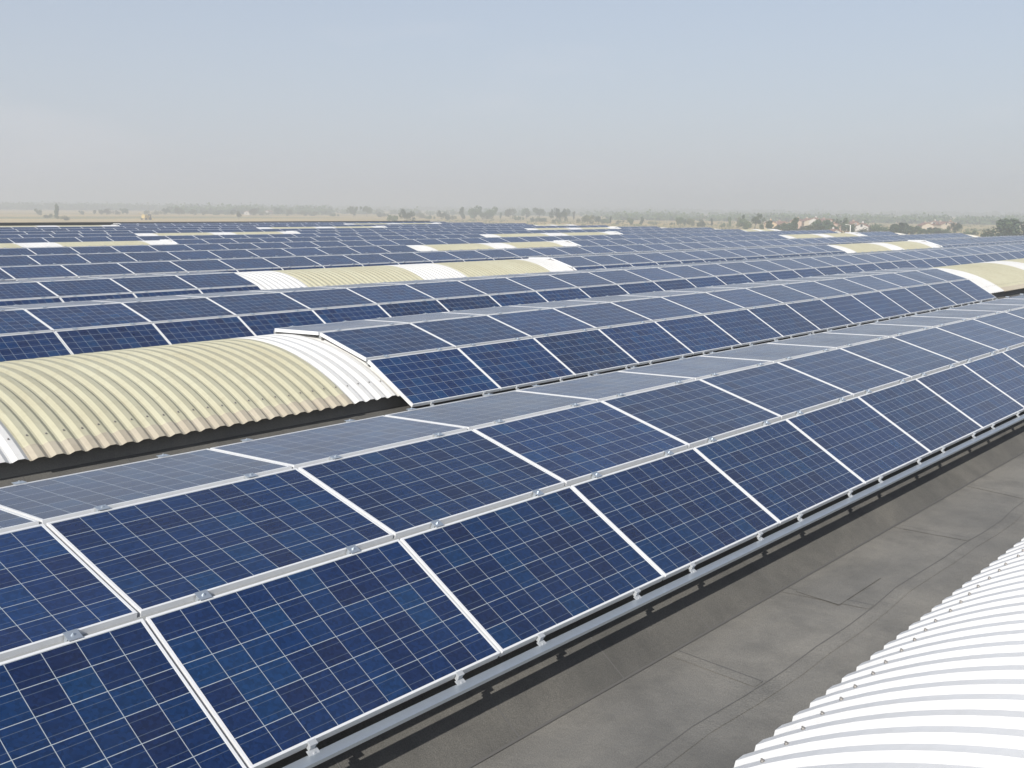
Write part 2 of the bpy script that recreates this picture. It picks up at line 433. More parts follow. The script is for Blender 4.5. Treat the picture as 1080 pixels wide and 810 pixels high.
mb = MB(); mb.quad((q[0], q[3], -.012), (q[1], q[3], -.012), (q[1], q[2], -.012), (q[0], q[2], -.012)); BK = mb.mesh('back_sheet', M['back'])
# clamp on the upper joint
mb = MB(); mb.box(-.034, .034, -.030, .030, .002, .005); mb.box(-.032, .032, -.012, .012, -.03, .002)
mb.tube((0, 0, .005), (0, 0, .011), .008, .008, 6); mb.tube((0, 0, .011), (0, 0, .016), .004, .004, 6)
CLM = mb.mesh('clamp', [M['zinc']])
# bracket at the eaves edge: a Z-shaped piece from the frame down to the front rail
mb = MB(); mb.box(-.022, .022, -.024, .003, -.008, .002); mb.box(-.016, .016, -.024, -.004, -.040, -.008)
mb.box(-.030, .030, -.058, -.020, -.040, -.036); mb.tube((0, -.042, -.036), (0, -.042, -.030), .006, .006, 6)
BRM = mb.mesh('eaves_clamp', [M['clampmat']])
def make_proto(row):
    r = empty('solar_panel')
    obj('frame', FR, r); obj('cell_glass', GL, r); obj('back_sheet', BK, r)
    for x in (.335, 1.315):
        c = obj('clamp', CLM, r); c.location = (x, W, 0); c.rotation_euler = ((T[row+1]-T[row])/2 if row < 2 else 0, 0, 0)
    if row == 0:
        for x in (.335, 1.315):
            c = obj('eaves_clamp', BRM, r); c.location = (x, GY, 0)
    return r
protos = {}
def xstart(v):
    if v == 1: return 2.557
    if v == 3: return 7.88
    if v == 2: return 9.118
    if v % 4 == 2: return {6: 44.3, 10: 44.8, 14: 45.2}[v]
    if v % 4 == 0: return 28.45
    return 1.3+.61*v
allp = []
for v in range(1, NV+1):
    sk = skylights(v); runs_ = []
    if sk:
        if sk[0][0] > X0+3: runs_.append((X0+.6, sk[0][0], 'R'))
        for q, (s0, s1) in enumerate(sk):
            nxt = sk[q+1][0] if q+1 < len(sk) else X1-.8
            runs_.append((s1, nxt, 'L'))
    else: runs_ = [(xstart(v)-P*int((xstart(v)-X0-.6)/P), X1-.8, 'L')]
    k = 0
    for lo, hi, side in runs_:
        n = int((hi-lo+.12)/P)
        if n < 1: continue
        st = lo+.005 if side == 'L' else hi-n*P
        for q in range(n):
            a = st+q*P; k += 1
            if v == 15 and a < 47: continue
            allp.append((v, k, a))
# occlusion only depends on depth and height because the vaults are straight
crest = {}
def rowvis(v, row):
    n = 0
    (ya, za), (yb, zb) = prof[row], prof[row+1]
    for s in range(12):
        tt = (s+.5)/12; y = ya+(yb-ya)*tt+(v-1)*D; z = za+(zb-za)*tt; sl = z/y; ok = True
        for vv in range(max(1, v-1), v+1):
            for (yy, zz) in prof:
                yy2 = yy+(vv-1)*D
                if yy2 < y-.05 and zz/yy2 > sl: ok = False
        n += ok
    return n/12
RV = {(v, r): rowvis(v, r) for v in range(1, NV+1) for r in range(3)}
cand = []; rest = []
def corner(v, row, a, sx, sy):
    (ya, za), (yb, zb) = prof[row], prof[row+1]
    return (a+P*sx, ya+(yb-ya)*sy+(v-1)*D, H+za+(zb-za)*sy)
for v, k, a in allp:
    for row in range(3):
        if RV[v, row] < .05: rest.append((v, k, a, row)); continue
        q = [proj(corner(v, row, a, *s)) for s in ((0, 0), (1, 0), (1, 1), (0, 1))]
        if any(p is None for p in q): rest.append((v, k, a, row)); continue
        ar = abs(sum(q[i][0]*q[(i+1) % 4][1]-q[(i+1) % 4][0]*q[i][1] for i in range(4)))/2
        ins = 0
        for sx in (.1, .5, .9):
            for sy in (.1, .5, .9):
                p = proj(corner(v, row, a, sx, sy)); ins += (0 < p[0] < 1080 and 0 < p[1] < 810)
        if ins == 0: rest.append((v, k, a, row)); continue
        cand.append((ar*RV[v, row]*ins/9, v, k, a, row))
cand.sort(reverse=True)
chosen = cand[:300]; rest += [c[1:] for c in cand[300:]]
vis_runs = {}
for _, v, k, a, row in cand:
    seg = 0
    for s0, s1 in skylights(v):
        if a > s1-.3: seg += 1
    vis_runs.setdefault((v, row, seg), []).append(a)
for kx in vis_runs: vis_runs[kx].sort()
ROWN = ['lower', 'upper', 'far']
def nth(n):
    return f"{n}{'th' if 10 <= n % 100 <= 20 else {1:'st', 2:'nd', 3:'rd'}.get(n % 10, 'th')}"
for _, v, k, a, row in chosen:
    (ya, za) = prof[row]
    loc = (a, ya+(v-1)*D, H+za); rot = (T[row], 0, 0)
    if row not in protos:
        r = protos[row] = make_proto(row)
    else:
        src = protos[row]; r = src.copy(); C.objects.link(r)
        for ch in list(src.children):
            c = ch.copy(); C.objects.link(c); c.parent = r
    r.location = loc; r.rotation_euler = rot
    seg = sum(1 for s0, s1 in skylights(v) if a > s1-.3)
    runs = vis_runs[(v, row, seg)]; n = runs.index(a)+1
    hasleft = any(0 < (proj((s1, vy(v), H-1.7)) or (-1,))[0] < 1080 for s0, s1 in skylights(v) if abs(runs[0]-s1) < .6*P+1)
    shade = ['deep blue', 'blue', 'pale grey-blue'][row]
    arr = 'nearest' if v == 1 else ORD[v]
    if hasleft:
        which = '' if sum(1 for s0, s1 in skylights(v) if 0 < (proj((s1, vy(v), H-1.7)) or (-1,))[0] < 1080) < 2 else (' left' if seg == min(sg for (vv, rr, sg) in vis_runs if vv == v and rr == row)+1 else ' right')
        lab = f"{shade} panel, {nth(n)} to the right of the{which} skylight, {ROWN[row]} row, {arr} array"
    else:
        lab = f"{shade} panel, {nth(n)} from the left picture edge, {ROWN[row]} row, {arr} array"
    tag(r, lab, 'solar panel', 'framed solar panels on the vaulted arrays')
# all the others: thousands of small far or hidden ones as one object
mb = MB(); ii = 0
for v, k, a, row in rest:
    ya, za = prof[row]
    Mx = Matrix.Translation((a, ya+(v-1)*D, H+za)) @ Matrix.Rotation(T[row], 4, 'X')
    frame_mb(mb, 0, 0, Mx, True, 0)
    q = (GX+LIP, GX+PW-LIP, GY+LIP, GY+PH-LIP); ii += 1
    mb.quad(Mx @ Vector((q[0], q[2], -.003)), Mx @ Vector((q[1], q[2], -.003)), Mx @ Vector((q[1], q[3], -.003)), Mx @ Vector((q[0], q[3], -.003)), 1, glass_uv(ii % 60, ii//60))
    if RV[v, row] > .05 and row < 4 and v < 9:
        for x in (.335, 1.315): mb.box(x-.032, x+.032, W-.03, W+.03, .002, .02, 2, Mx)
o = mb.build('distant_solar_panels', [M['alu'], M['cells'], M['zinc']])
tag(o, 'mass of small solar panels in the farther arrays over the roof', 'solar panels', None, 'stuff')
# rails
for v in range(1, NV+1):
    runs = []; xs_ = sorted(a for vv, k, a in allp if vv == v)
    if not xs_: continue
    s = xs_[0]; prev = s
    for a in xs_[1:]:
        if a-prev > P+.1: runs.append((s, prev+P)); s = a
        prev = a
    runs.append((s, prev+P))
    for (a, b) in runs:
        ps = [proj((x, prof[1][0]+(v-1)*D, H+prof[1][1])) for x in (a+.1, (3*a+b)/4, (a+b)/2, b-.1)]
        if v > 8 or not any(p and -30 < p[0] < 1110 for p in ps): continue
        r = empty('mounting_frame', (a, vy(v), H-2.4)); off = Vector((0, (v-1)*D, H))
        hasl = [s0 for s0, s1 in skylights(v) if abs(s1-a) < 1.5]
        tag(r, f"silver rails under the panels of the {'nearest' if v == 1 else ORD[v]} array"+(f", run {ORD[runs.index((a, b))+1]} from the left" if len(runs) > 1 else ''), 'rails', 'mounting rails under the arrays')
        for j in range(1, 4):
            y, z = prof[j]; tt = (T[j-1]+T[j])/2 if j < 3 else T[2]
            Mx = Matrix.Translation((0, y+off.y, H+z)) @ Matrix.Rotation(tt, 4, 'X')
            m2 = MB(); m2.box(a+.03, b-.03, -.026, .026, -.090, -.034, 0, Mx); adopt(m2.build('rail', M['rail']), r)
            # short feet down to the sheet below
        y, z = prof[0]; y += GY
        yy = y+off.y
        m2 = MB(); m2.box(a+.02, b-.02, yy-.088, yy-.013, H+z-.050, H+z-.045); m2.box(a+.02, b-.02, yy-.088, yy-.083, H+z-.062, H+z-.0505)
        adopt(m2.build('front_rail', M['zinc']), r)

# ------------------------------------------------------------------ fields
def field_mat():
    mt = mat('field_ground', (.3, .24, .14), .95); g = NT(mt); p = g.geo()
    mp = g.mapping(p, (.0016, .0075, .001), (0.3, .6, 0), (0, 0, R(-38)))
    vo = g.new('ShaderNodeTexVoronoi', feature='F1', distance='CHEBYCHEV'); g.put(vo.inputs['Vector'], mp); vo.inputs['Scale'].default_value = 1.0
    sepc = g.new('ShaderNodeSeparateColor'); g.put(sepc.inputs[0], vo.outputs['Color'])
    col = g.ramp(sepc.outputs[0], [(0, (.62, .44, .18)), (.3, (.50, .36, .15)), (.5, (.24, .23, .09)), (.62, (.60, .44, .19)), (.85, (.40, .32, .13)), (1, (.64, .47, .21))])
    n = g.noise(p, .02, 6, .6); n2 = g.noise(p, .4, 5, .7)
    col = g.mix(g.rng(n, .4, .7, 0, .5), col, (.26, .22, .12)); col = g.mix(g.rng(n2, .4, .8, 0, .4), col, (.15, .14, .07))
    g.put(g.b.inputs['Base Color'], col); return mt
M['field'] = field_mat()
bm = bmesh.new(); bmesh.ops.create_grid(bm, x_segments=24, y_segments=24, size=7000)
me = bpy.data.meshes.new('ground'); bm.to_mesh(me); bm.free(); me.materials.append(M['field'])
g_ = obj('ground', me); g_.location = (2500, 2500, 0); tag(g_, kind='structure')
# low hills on the skyline
def hill(px0, px1, dist, hgt, seed):
    r = random.Random(seed); mbx = MB(); n = 60; rows = []
    for i in range(n+1):
        u = i/n; px = px0+(px1-px0)*u; e = math.sin(math.pi*u)**.7
        hh = hgt*e*(.75+.18*math.sin(u*9+seed)+.1*math.sin(u*23+seed*2)+r.uniform(-.03, .03))
        a = far(px, dist); b = far(px, dist+500); c = far(px, dist+1100)
        rows.append(((a.x, a.y, -.5), (b.x, b.y, max(hh, 0)), (c.x, c.y, -.5)))
    for p, q in zip(rows, rows[1:]):
        mbx.quad(p[0], q[0], q[1], p[1]); mbx.quad(p[1], q[1], q[2], p[2])
    return mbx
M['hill'] = mat('hill_ground', (.09, .11, .05), .95)
for nm, args in (('hills', (470, 760, 3600, 28, 1)), ('hills', (300, 560, 4200, 18, 2)), ('hills', (-60, 330, 4300, 16, 4))):
    tag(hill(*args).build(nm, M['hill'], None, True), kind='structure')

# ------------------------------------------------------------------ trees
def leaf_mat(name, a, b):
    mt = mat(name, a, .8); g = NT(mt); n = g.noise(g.new('ShaderNodeTexCoord').outputs['Object'], .9, 3)
    rn = g.new('ShaderNodeObjectInfo').outputs['Random']
    c = g.mix(g.rng(n, .35, .65, 0, 1), a, b); c = g.mix(g.math('MULTIPLY', rn, .4), c, tuple((x+y)*.65 for x, y in zip(a, b)))
    g.put(g.b.inputs['Base Color'], c); return mt
M['leaf'] = leaf_mat('foliage_green', (.05, .085, .03), (.085, .12, .04))
M['leaf2'] = leaf_mat('foliage_olive', (.075, .085, .035), (.12, .13, .05))
M['leafb'] = leaf_mat('foliage_bright', (.10, .15, .04), (.13, .18, .05))
M['leafd'] = leaf_mat('foliage_dark', (.035, .06, .028), (.06, .09, .035))
M['bark'] = mat('bark', (.11, .085, .06), .9)
def crown_mesh(kind, seed, leafm):
    r = random.Random(seed); mbx = MB(); N = 1300
    cl = []
    if kind == 'round': cl = [(r.gauss(0, .22), r.gauss(0, .22), .58+r.gauss(0, .16), r.uniform(.16, .3)) for _ in range(11)]
    if kind == 'column': cl = [(r.gauss(0, .05), r.gauss(0, .05), .14+.8*i/10, .10+.07*math.sin(i/10*3.0)) for i in range(11)]
    if kind == 'poplar': cl = [(r.gauss(0, .06), r.gauss(0, .06), .25+.65*i/9, .09+.06*r.random()) for i in range(10)]
    if kind == 'bush': cl = [(r.gauss(0, .38), r.gauss(0, .38), .35+r.gauss(0, .14), r.uniform(.2, .34)) for _ in range(10)]
    if kind == 'spread': cl = [(r.gauss(0, .33), r.gauss(0, .33), .66+r.gauss(0, .12), r.uniform(.13, .24)) for _ in range(13)]
    for i in range(N):
        c = r.choice(cl); d = Vector((r.gauss(0, 1), r.gauss(0, 1), r.gauss(0, 1))).normalized()*c[3]*(r.random()**.4)
        p = Vector(c[:3])+d
        if p.z < .07: continue
        s = r.uniform(.026, .05); u = Vector((r.gauss(0, 1), r.gauss(0, 1), r.gauss(0, 1))).normalized(); w = u.orthogonal().normalized()
        mbx.quad(p-u*s-w*s*.7, p+u*s-w*s*.6, p+u*s*.8+w*s*.7, p-u*s*.7+w*s*.8)
    return mbx.mesh('crown', leafm)
def trunk_mesh(kind, seed):
    r = random.Random(seed); mbx = MB(); top = .55 if kind != 'bush' else .3
    mbx.tube((0, 0, -.01), (.01, 0, top*.55), .028, .02, 7); mbx.tube((.01, 0, top*.55), (0, .01, top), .02, .011, 6)
    for i in range(5):
        a = r.uniform(0, 6.28); l = .24 if kind not in ('column', 'poplar') else .08
        mbx.tube((.005, 0, top*r.uniform(.5, .9)), (math.cos(a)*l, math.sin(a)*l, top+r.uniform(.05, .25)), .01, .004, 5)
    return mbx.mesh('trunk', M['bark'])
KN = {'round': 'broadleaf_tree', 'column': 'cypress_tree', 'poplar': 'poplar_tree', 'bush': 'bush', 'spread': 'broadleaf_tree'}
TM = {}
def tree(px, dist, hgt, kind, lab, grp=None, lm='leaf', wid=1., cat='tree'):
    key = (kind, lm, random.randrange(2))
    if key not in TM: TM[key] = (crown_mesh(kind, hash(key[0]) % 97 if False else len(TM)*7+3, M[lm]), trunk_mesh(kind, len(TM)+5))
    p = far(px, dist); e = empty(KN[kind], (p.x, p.y, 0), (0, 0, random.uniform(0, 6.28))); e.scale = (hgt*wid, hgt*wid, hgt)
    obj('crown', TM[key][0], e); obj('trunk', TM[key][1], e); tag(e, lab, cat, grp); return e
FH = FPX*H
def dist_of(px, ybase): return FH/max(ybase-horizon(px), 3)
def tree_px(px, ybase, ytop, kind, lab, grp=None, lm='leaf', wid=1., cat='tree'):
    d = dist_of(px, ybase); hgt = (ybase-ytop)*d/FPX; return tree(px, d, hgt, kind, lab, grp, lm, wid, cat)
# the three by themselves on the left field
tree_px(60, 229, 215.5, 'column', 'tall dark column-shaped tree standing alone on the tan field at left', None, 'leafd', .8)
tree_px(50, 228.5, 223.2, 'bush', 'low round bush just left of the tall column-shaped tree', None, 'leaf2', 1.15, 'bush')
tree_px(69, 231, 225, 'bush', 'brownish round bush just right of the tall column-shaped tree', None, 'leaf2', .9, 'bush')
tree_px(40.5, 226, 219.5, 'round', 'small hazy tree left of the low bush on the left field', None, 'leaf', .9)
tree_px(252, 231, 223, 'spread', 'bare-looking brown tree at the field edge left of centre', None, 'leaf2', .9)
tree_px(415, 234, 223.5, 'bush', 'light green bush touching the roof corner near the picture centre', None, 'leafb', .8, 'bush')
tree_px(429, 234, 220.5, 'round', 'round green tree right of the light green bush by the roof corner', None, 'leaf', .95)
tree_px(373, 228.5, 217.5, 'round', 'hazy rounded tree, left one of the pair left of the roof corner', None, 'leaf', .85)
tree_px(387, 228.5, 217, 'spread', 'hazy rounded tree, right one of the pair left of the roof corner', None, 'leaf', .85)
tree_px(487.5, 232, 218.5, 'poplar', 'narrow poplar rising alone above the scrub right of the roof corner', None, 'leafd', .9)
tree_px(501, 231, 217.5, 'round', 'broad square-topped tree just right of the lone narrow poplar', None, 'leaf', 1.0)
tree_px(741, 239, 230, 'bush', 'dark round tree mass behind the roof edge right of centre', None, 'leafd', .95)
tree_px(762.5, 239.5, 231.5, 'bush', 'dark bush standing by a pale field patch right of centre', None, 'leaf', .7, 'bush')
tree_px(797, 243, 227, 'spread', 'tall ragged tree at the left end of the village', None, 'leaf', .75)
tree_px(786, 243, 230.5, 'round', 'lower leafy tree left of the tall ragged tree by the village', None, 'leaf', .9)
tree_px(892, 245, 230.5, 'round', 'bright olive green tree among the red-roofed houses', None, 'leafb', 1.0)
tree_px(921, 246, 230.3, 'bush', 'large dark rounded tree right of the last red-roofed house', None, 'leafd', 1.1)
tree_px(938, 247, 234, 'bush', 'dark spreading tree second to the right of the village', None, 'leafd', 1.1)
tree_px(1066, 252, 231, 'round', 'large dark tree clump at the right picture edge, taller one', None, 'leafd', 1.7)
tree_px(1080, 252, 232.5, 'bush', 'large dark tree clump cut by the right picture edge', None, 'leafd', 1.5)
tree_px(1052, 251, 238, 'bush', 'low dark bush at the foot of the tall clump at right', None, 'leafd', 1.1, 'bush')
tree_px(1008.5, 246, 234.5, 'round', 'small round tree right of the pale houses at right', None, 'leafd', .9)
GRP = 'trees scattered along the hazy field edge'
LAB = 'small grey-green tree, one of the many dotted along the hazy field edge'
rr = random.Random(11)
for px, yb, yt, kd in [(86, 225.5, 221.5, 'round'), (100, 225.5, 221, 'round'), (107, 225.5, 220, 'round'), (113, 225.5, 219, 'round'), (122, 225.5, 220, 'bush'), (130, 225.5, 219, 'round'), (134, 225.5, 219.6, 'round'),
    (155, 226, 221, 'round'), (167, 226, 220, 'bush'), (175, 226, 219.5, 'round'), (189, 226.5, 217, 'round'), (204, 226.5, 220, 'round'), (215, 226.5, 221, 'bush'), (228, 226.5, 221, 'bush'), (240, 226.5, 220.5, 'bush'), (247, 226.5, 221, 'round'),
    (268, 227, 218.5, 'round'), (277, 227, 221, 'bush'), (293, 227, 219.5, 'round'), (305, 227.5, 220, 'round'), (320, 227.5, 221, 'round'), (330, 227.5, 222, 'bush'), (352, 228, 223, 'bush'), (402, 229, 222.5, 'bush'),
    (444, 230, 223, 'bush'), (453, 231, 225, 'bush'), (466, 231.5, 222, 'round'), (474, 232, 225, 'bush'), (509, 231.5, 222, 'round'), (519, 231.5, 218.5, 'round'), (528, 231, 224, 'poplar'), (538, 231, 219, 'round'), (547, 232, 226, 'bush'),
    (555, 230.5, 219.5, 'round'), (563, 234, 228, 'bush'), (569, 231, 218.5, 'spread'), (572, 234, 227, 'bush'), (582, 231, 220.5, 'poplar'), (585, 235, 229, 'bush'), (590, 234, 220, 'round'), (597, 231.5, 220.5, 'round'), (605, 232, 223, 'poplar'),
    (610, 235, 229, 'bush'), (620, 236, 226, 'round'), (631, 236, 227, 'round'), (637, 235.5, 227.5, 'bush'), (644, 236, 228, 'poplar'), (652, 236, 231, 'bush'), (665, 237, 229.5, 'round'), (677, 237, 228.5, 'poplar'), (690, 237, 232, 'bush'), (708, 237, 232.5, 'bush'),
    (716, 238, 228.5, 'round'), (722, 238.5, 231, 'round'), (729, 238, 229.5, 'round'), (751, 238, 229.5, 'poplar'), (770, 239.5, 228.5, 'poplar'), (779, 240, 229, 'poplar')]:
    tree_px(px, yb, yt, kd, LAB, GRP, rr.choice(['leaf', 'leafd', 'leaf2']), rr.uniform(.75, 1.1))
GR2 = 'trees around the village houses'; LB2 = 'dark green tree, one of the many crowded around the village houses'
for px, yt in [(804, 236), (812, 232), (822, 237), (830, 234.5), (839, 229), (846, 236.5), (853, 237), (861, 235.5), (868, 231.5), (873, 236), (879, 229.5), (884, 238), (899, 236), (905, 238), (911, 237.5), (928, 237), (945, 235.5), (951, 233.5), (957, 234), (964, 238), (971, 239.5),
    (978, 240), (985, 239), (992, 240), (1000, 239.5), (1012, 241), (1020, 243), (1026, 241), (1038, 244)]:
    h_ = horizon(px)
    tree_px(px, h_+rr.uniform(22, 26), yt+rr.uniform(-.6, .6), rr.choice(['round', 'round', 'bush', 'poplar']), LB2, GR2, rr.choice(['leaf', 'leafd', 'leafd']), rr.uniform(1.15, 1.6))

# far-off woods: hedges and copses that read as one grey band
wm = MB(); rw = random.Random(5)
def copse(px0, px1, dist, h, n, leafsz=1.0):
    for _ in range(n):
        px = rw.uniform(px0, px1); d = dist*rw.uniform(.97, 1.03); hh = h*rw.uniform(.5, 1.15)
        c = far(px, d)
        for _ in range(34):
            p = Vector((c.x+rw.gauss(0, hh*.45), c.y+rw.gauss(0, hh*.45), abs(rw.gauss(.5, .25))*hh)); s = rw.uniform(.5, 1.1)*leafsz
            u = Vector((rw.gauss(0, 1), rw.gauss(0, 1), rw.gauss(0, 1))).normalized(); w = u.orthogonal().normalized()
            wm.quad(p-u*s-w*s, p+u*s-w*s, p+u*s+w*s, p-u*s+w*s)
copse(-20, 350, 1900, 10, 260, 2.0); copse(-20, 1100, 2600, 10, 620, 2.6); copse(330, 1100, 1500, 6.5, 330, 1.5); copse(640, 1080, 1050, 6.5, 240, 1.1); copse(180, 350, 1350, 9, 150, 1.4)
tag(wm.build('distant_wood', M['leaf']), 'band of far-off hedges and copses fading into the haze along the horizon', 'wood', None, 'stuff')
# scrub in front of the tree line
sm_ = MB()
for _ in range(900):
    px = rw.uniform(430, 1080); d = rw.uniform(560, 900); c = far(px, d); hh = rw.uniform(.6, 1.8)
    if rw.random() > .5+.5*math.sin(px*.05)*math.sin(d*.03): continue
    for _ in range(14):
        p = Vector((c.x+rw.gauss(0, hh), c.y+rw.gauss(0, hh), rw.random()*hh)); s = rw.uniform(.15, .4)
        u = Vector((rw.gauss(0, 1), rw.gauss(0, 1), rw.gauss(0, 1))).normalized(); w = u.orthogonal().normalized()
        sm_.quad(p-u*s-w*s, p+u*s-w*s, p+u*s+w*s, p-u*s+w*s)
tag(sm_.build('scrub', M['leaf2']), 'dry low scrub scattered over the fields beyond the roof', 'scrub', None, 'stuff')

# ------------------------------------------------------------------ village houses
WALLS = {'pink': (.40, .29, .23), 'cream': (.46, .40, .31), 'white': (.50, .48, .45), 'tan': (.50, .38, .25)}
for k_, c_ in list(WALLS.items()): M['w_'+k_] = mat('plaster_'+k_, c_, .85)
def tile():
    mt = mat('roof_tile', (.33, .15, .10), .8); g = NT(mt); n = g.noise(g.geo(), 1.2, 4)
    g.put(g.b.inputs['Base Color'], g.ramp(n, [(.3, (.20, .11, .085)), (.7, (.29, .165, .125))])); return mt
M['tile'] = tile(); M['pane'] = mat('dark_glass', (.03, .035, .04), .1); M['frame_w'] = mat('window_frame', (.6, .58, .54), .5); M['door'] = mat('door_wood', (.16, .09, .05), .6)
HC = {}
def house_parts(wall, w, d, h, two):
    key = (wall, w, d, h)
    if key in HC: return HC[key]
    body = MB(); body.box(-w/2, w/2, -d/2, d/2, 0, h)
    rh = d*.22; body.tri((-w/2, -d/2, h), (-w/2, d/2, h), (-w/2, 0, h+rh)); body.tri((w/2, d/2, h), (w/2, -d/2, h), (w/2, 0, h+rh))
    roof = MB(); o = .45
    for s in (-1, 1):
        e = Vector((0, s*(d/2+o), h-o*.44)); r = Vector((0, 0, h+rh)); up_ = Vector((0, 0, .22))
        a, b = Vector((-w/2-o, 0, 0)), Vector((w/2+o, 0, 0))
        roof.quad(a+e+up_, b+e+up_, b+r+up_, a+r+up_); roof.quad(a+e, a+r, b+r, b+e); roof.quad(a+e, b+e, b+e+up_, a+e+up_)
        roof.quad(a+e, a+e+up_, a+r+up_, a+r); roof.quad(b+e, b+r, b+r+up_, b+e+up_)
    ch = MB(); ch.box(w*.18, w*.18+.7, -.4, .3, h+rh*.3, h+rh+.9)
    wins = []
    n = max(2, int(w//3)); fl = 2 if two else 1
    for side in (-1, 1):
        for f in range(fl):
            for i in range(n):
                if f == 0 and i == n//2 and side == -1: continue
                wins.append((-w/2+(i+.5)*w/n, side*d/2, 1.0+f*2.9, side))
    for side in (-1, 1): wins.append(('g', side*w/2, 1.1, side)); 
    HC[key] = (body.mesh('wall', M['w_'+wall]), roof.mesh('roof', M['tile']), ch.mesh('chimney', M['w_'+wall]), wins)
    return HC[key]
wf = MB(); wf.box(-.55, .55, -.06, .02, 0, 1.4); WF = wf.mesh('window', M['frame_w'])
wp = MB(); wp.box(-.45, .45, -.085, -.062, .1, 1.3); WPn = wp.mesh('pane', M['pane'])
dm = MB(); dm.box(-.55, .55, -.08, .02, 0, 2.2); DM = dm.mesh('door', M['door'])
def house(px, dist, rz, w, d, h, wall, label):
    if dist > 1000: w *= .6; d *= .7; h *= .6
    if dist < 700: w *= .66; d *= .66; h *= .84
    two = h > 4.0; bo, ro, chm, wins = house_parts(wall, w, d, h, two); p = far(px, dist)
    e = empty('village_house', (p.x, p.y, 0), (0, 0, rz)); obj('wall', bo, e); r_ = obj('roof', ro, e); obj('chimney', chm, r_)
    for wn in wins:
        if wn[0] == 'g': o = obj('window', WF, e); o.location = (wn[1], 0, wn[2]+(2.6 if two else 0)); o.rotation_euler = (0, 0, R(90)*(1 if wn[3] > 0 else -1))
        else: o = obj('window', WF, e); o.location = (wn[0], wn[1], wn[2]); o.rotation_euler = (0, 0, 0 if wn[3] < 0 else R(180))
        obj('pane', WPn, o)
    o = obj('door', DM, e); n = max(2, int(w//3)); o.location = (-w/2+(n//2+.5)*w/n, -d/2, 0)
    tag(e, label, 'house', 'red-roofed village houses beyond the roof'); return e
for px, dist, rz, w, d, h, wl, lb in [
    (813, 560, .5, 13, 9, 5.2, 'tan', 'tan house with red roof, farthest left of the village'),
    (824, 600, .9, 15, 9, 4.2, 'pink', 'long low pink house second from the left of the village'),
    (841, 600, .3, 12, 9, 6.2, 'pink', 'tall pink house behind trees, third from the left of the village'),
    (852, 630, .7, 13, 9, 6.0, 'cream', 'cream house with red roof left of the white one'),
    (860, 610, .2, 8, 8, 6.9, 'white', 'small white house with red roof in mid village'),
    (871, 640, 1.0, 14, 9, 5.8, 'pink', 'pink house just right of the small white house'),
    (881, 540, .4, 12, 9, 4.6, 'pink', 'pink house left of the bright olive green tree'),
    (880.5, 470, .8, 8, 6, 2.8, 'white', 'tiny white shed-like house in front of the pink house'),
    (901, 560, .6, 13, 9, 5.2, 'pink', 'wide pink house right of the bright olive green tree'),
    (910, 520, .3, 11, 9, 4.8, 'white', 'white gabled house at the right end of the village'),
    (977, 620, .6, 12, 9, 4.4, 'cream', 'pale cream house, left one of the group near the right edge'),
    (986, 650, .2, 11, 9, 5.2, 'white', 'pale white house in the group near the right edge'),
    (994, 640, .9, 12, 9, 4.8, 'cream', 'pale cream house, third of the group near the right edge'),
    (1003, 660, .4, 11, 9, 5.0, 'pink', 'pale pinkish house, rightmost of the group near the right edge'),
    (196, 1500, .6, 22, 10, 6.0, 'white', 'tiny white farm building in the tree line, farthest left'),
    (229, 1700, .6, 20, 10, 6.5, 'white', 'tiny white farm building, second from left in the tree line'),
    (262, 1250, .6, 16, 9, 4.5, 'white', 'tiny bright white farm building right of the brown tree'),
    (284, 1300, .2, 12, 9, 5.5, 'white', 'tiny white gabled farm building left of centre')]:
    house(px, dist, rz, w, d, h, wl, lb)

# yellow farm machine at work on the left field
M['yellow'] = mat('yellow_paint', (.55, .42, .16), .6); M['tyre'] = mat('tyre_rubber', (.02, .02, .02), .9)
p = far(154, 790); hv = empty('combine_harvester', (p.x, p.y, 0), (0, 0, .35)); hv.scale = (.95,)*3
m1 = MB(); m1.box(-3.2, 3.0, -1.5, 1.5, 1.1, 3.1); m1.box(-2.9, .6, -1.35, 1.35, 3.1, 3.8)
b_ = m1.build('body', M['yellow'], hv); bv = b_.modifiers.new('bevel', 'BEVEL'); bv.width = .15
m1 = MB(); m1.box(3.0, 4.5, -1.0, 1.0, 1.9, 3.9); m1.build('cab', M['pane'], hv)
m1 = MB(); m1.box(4.6, 5.8, -3.0, 3.0, .25, 1.0); m1.box(3.0, 4.6, -.6, .6, .7, 1.5); m1.build('header', M['yellow'], hv)
m1 = MB(); m1.tube((.5, 1.2, 3.6), (-4.6, 2.6, 4.6), .22, .18, 8); m1.build('unloading_pipe', M['yellow'], hv)
for x, r_ in ((2.6, 1.0), (-2.4, .7)):
    for s in (-1, 1):
        m1 = MB(); m1.tube((x, s*1.5, r_), (x, s*2.1, r_), r_, r_, 16); m1.build('wheel', M['tyre'], hv)
tag(hv, 'small yellow farm machine working on the tan field at left', 'harvester')
# slender pale lamp mast behind the roof edge
p = far(897.5, 300); lp = empty('lamp_mast', (p.x, p.y, 0)); M['mast'] = mat('mast_paint', (.75, .75, .73), .4)
m1 = MB(); m1.tube((0, 0, 0), (0, 0, 7.2), .16, .10, 10); m1.build('mast', M['mast'], lp)
m1 = MB(); m1.tube((0, 0, 7.15), (-.9, .6, 7.4), .07, .06, 8); m1.box(-1.4, -.8, .4, .8, 7.33, 7.46); m1.build('lamp_head', M['mast'], lp)
tag(lp, 'slender white lamp mast rising behind the roof edge among the village trees', 'lamp post')

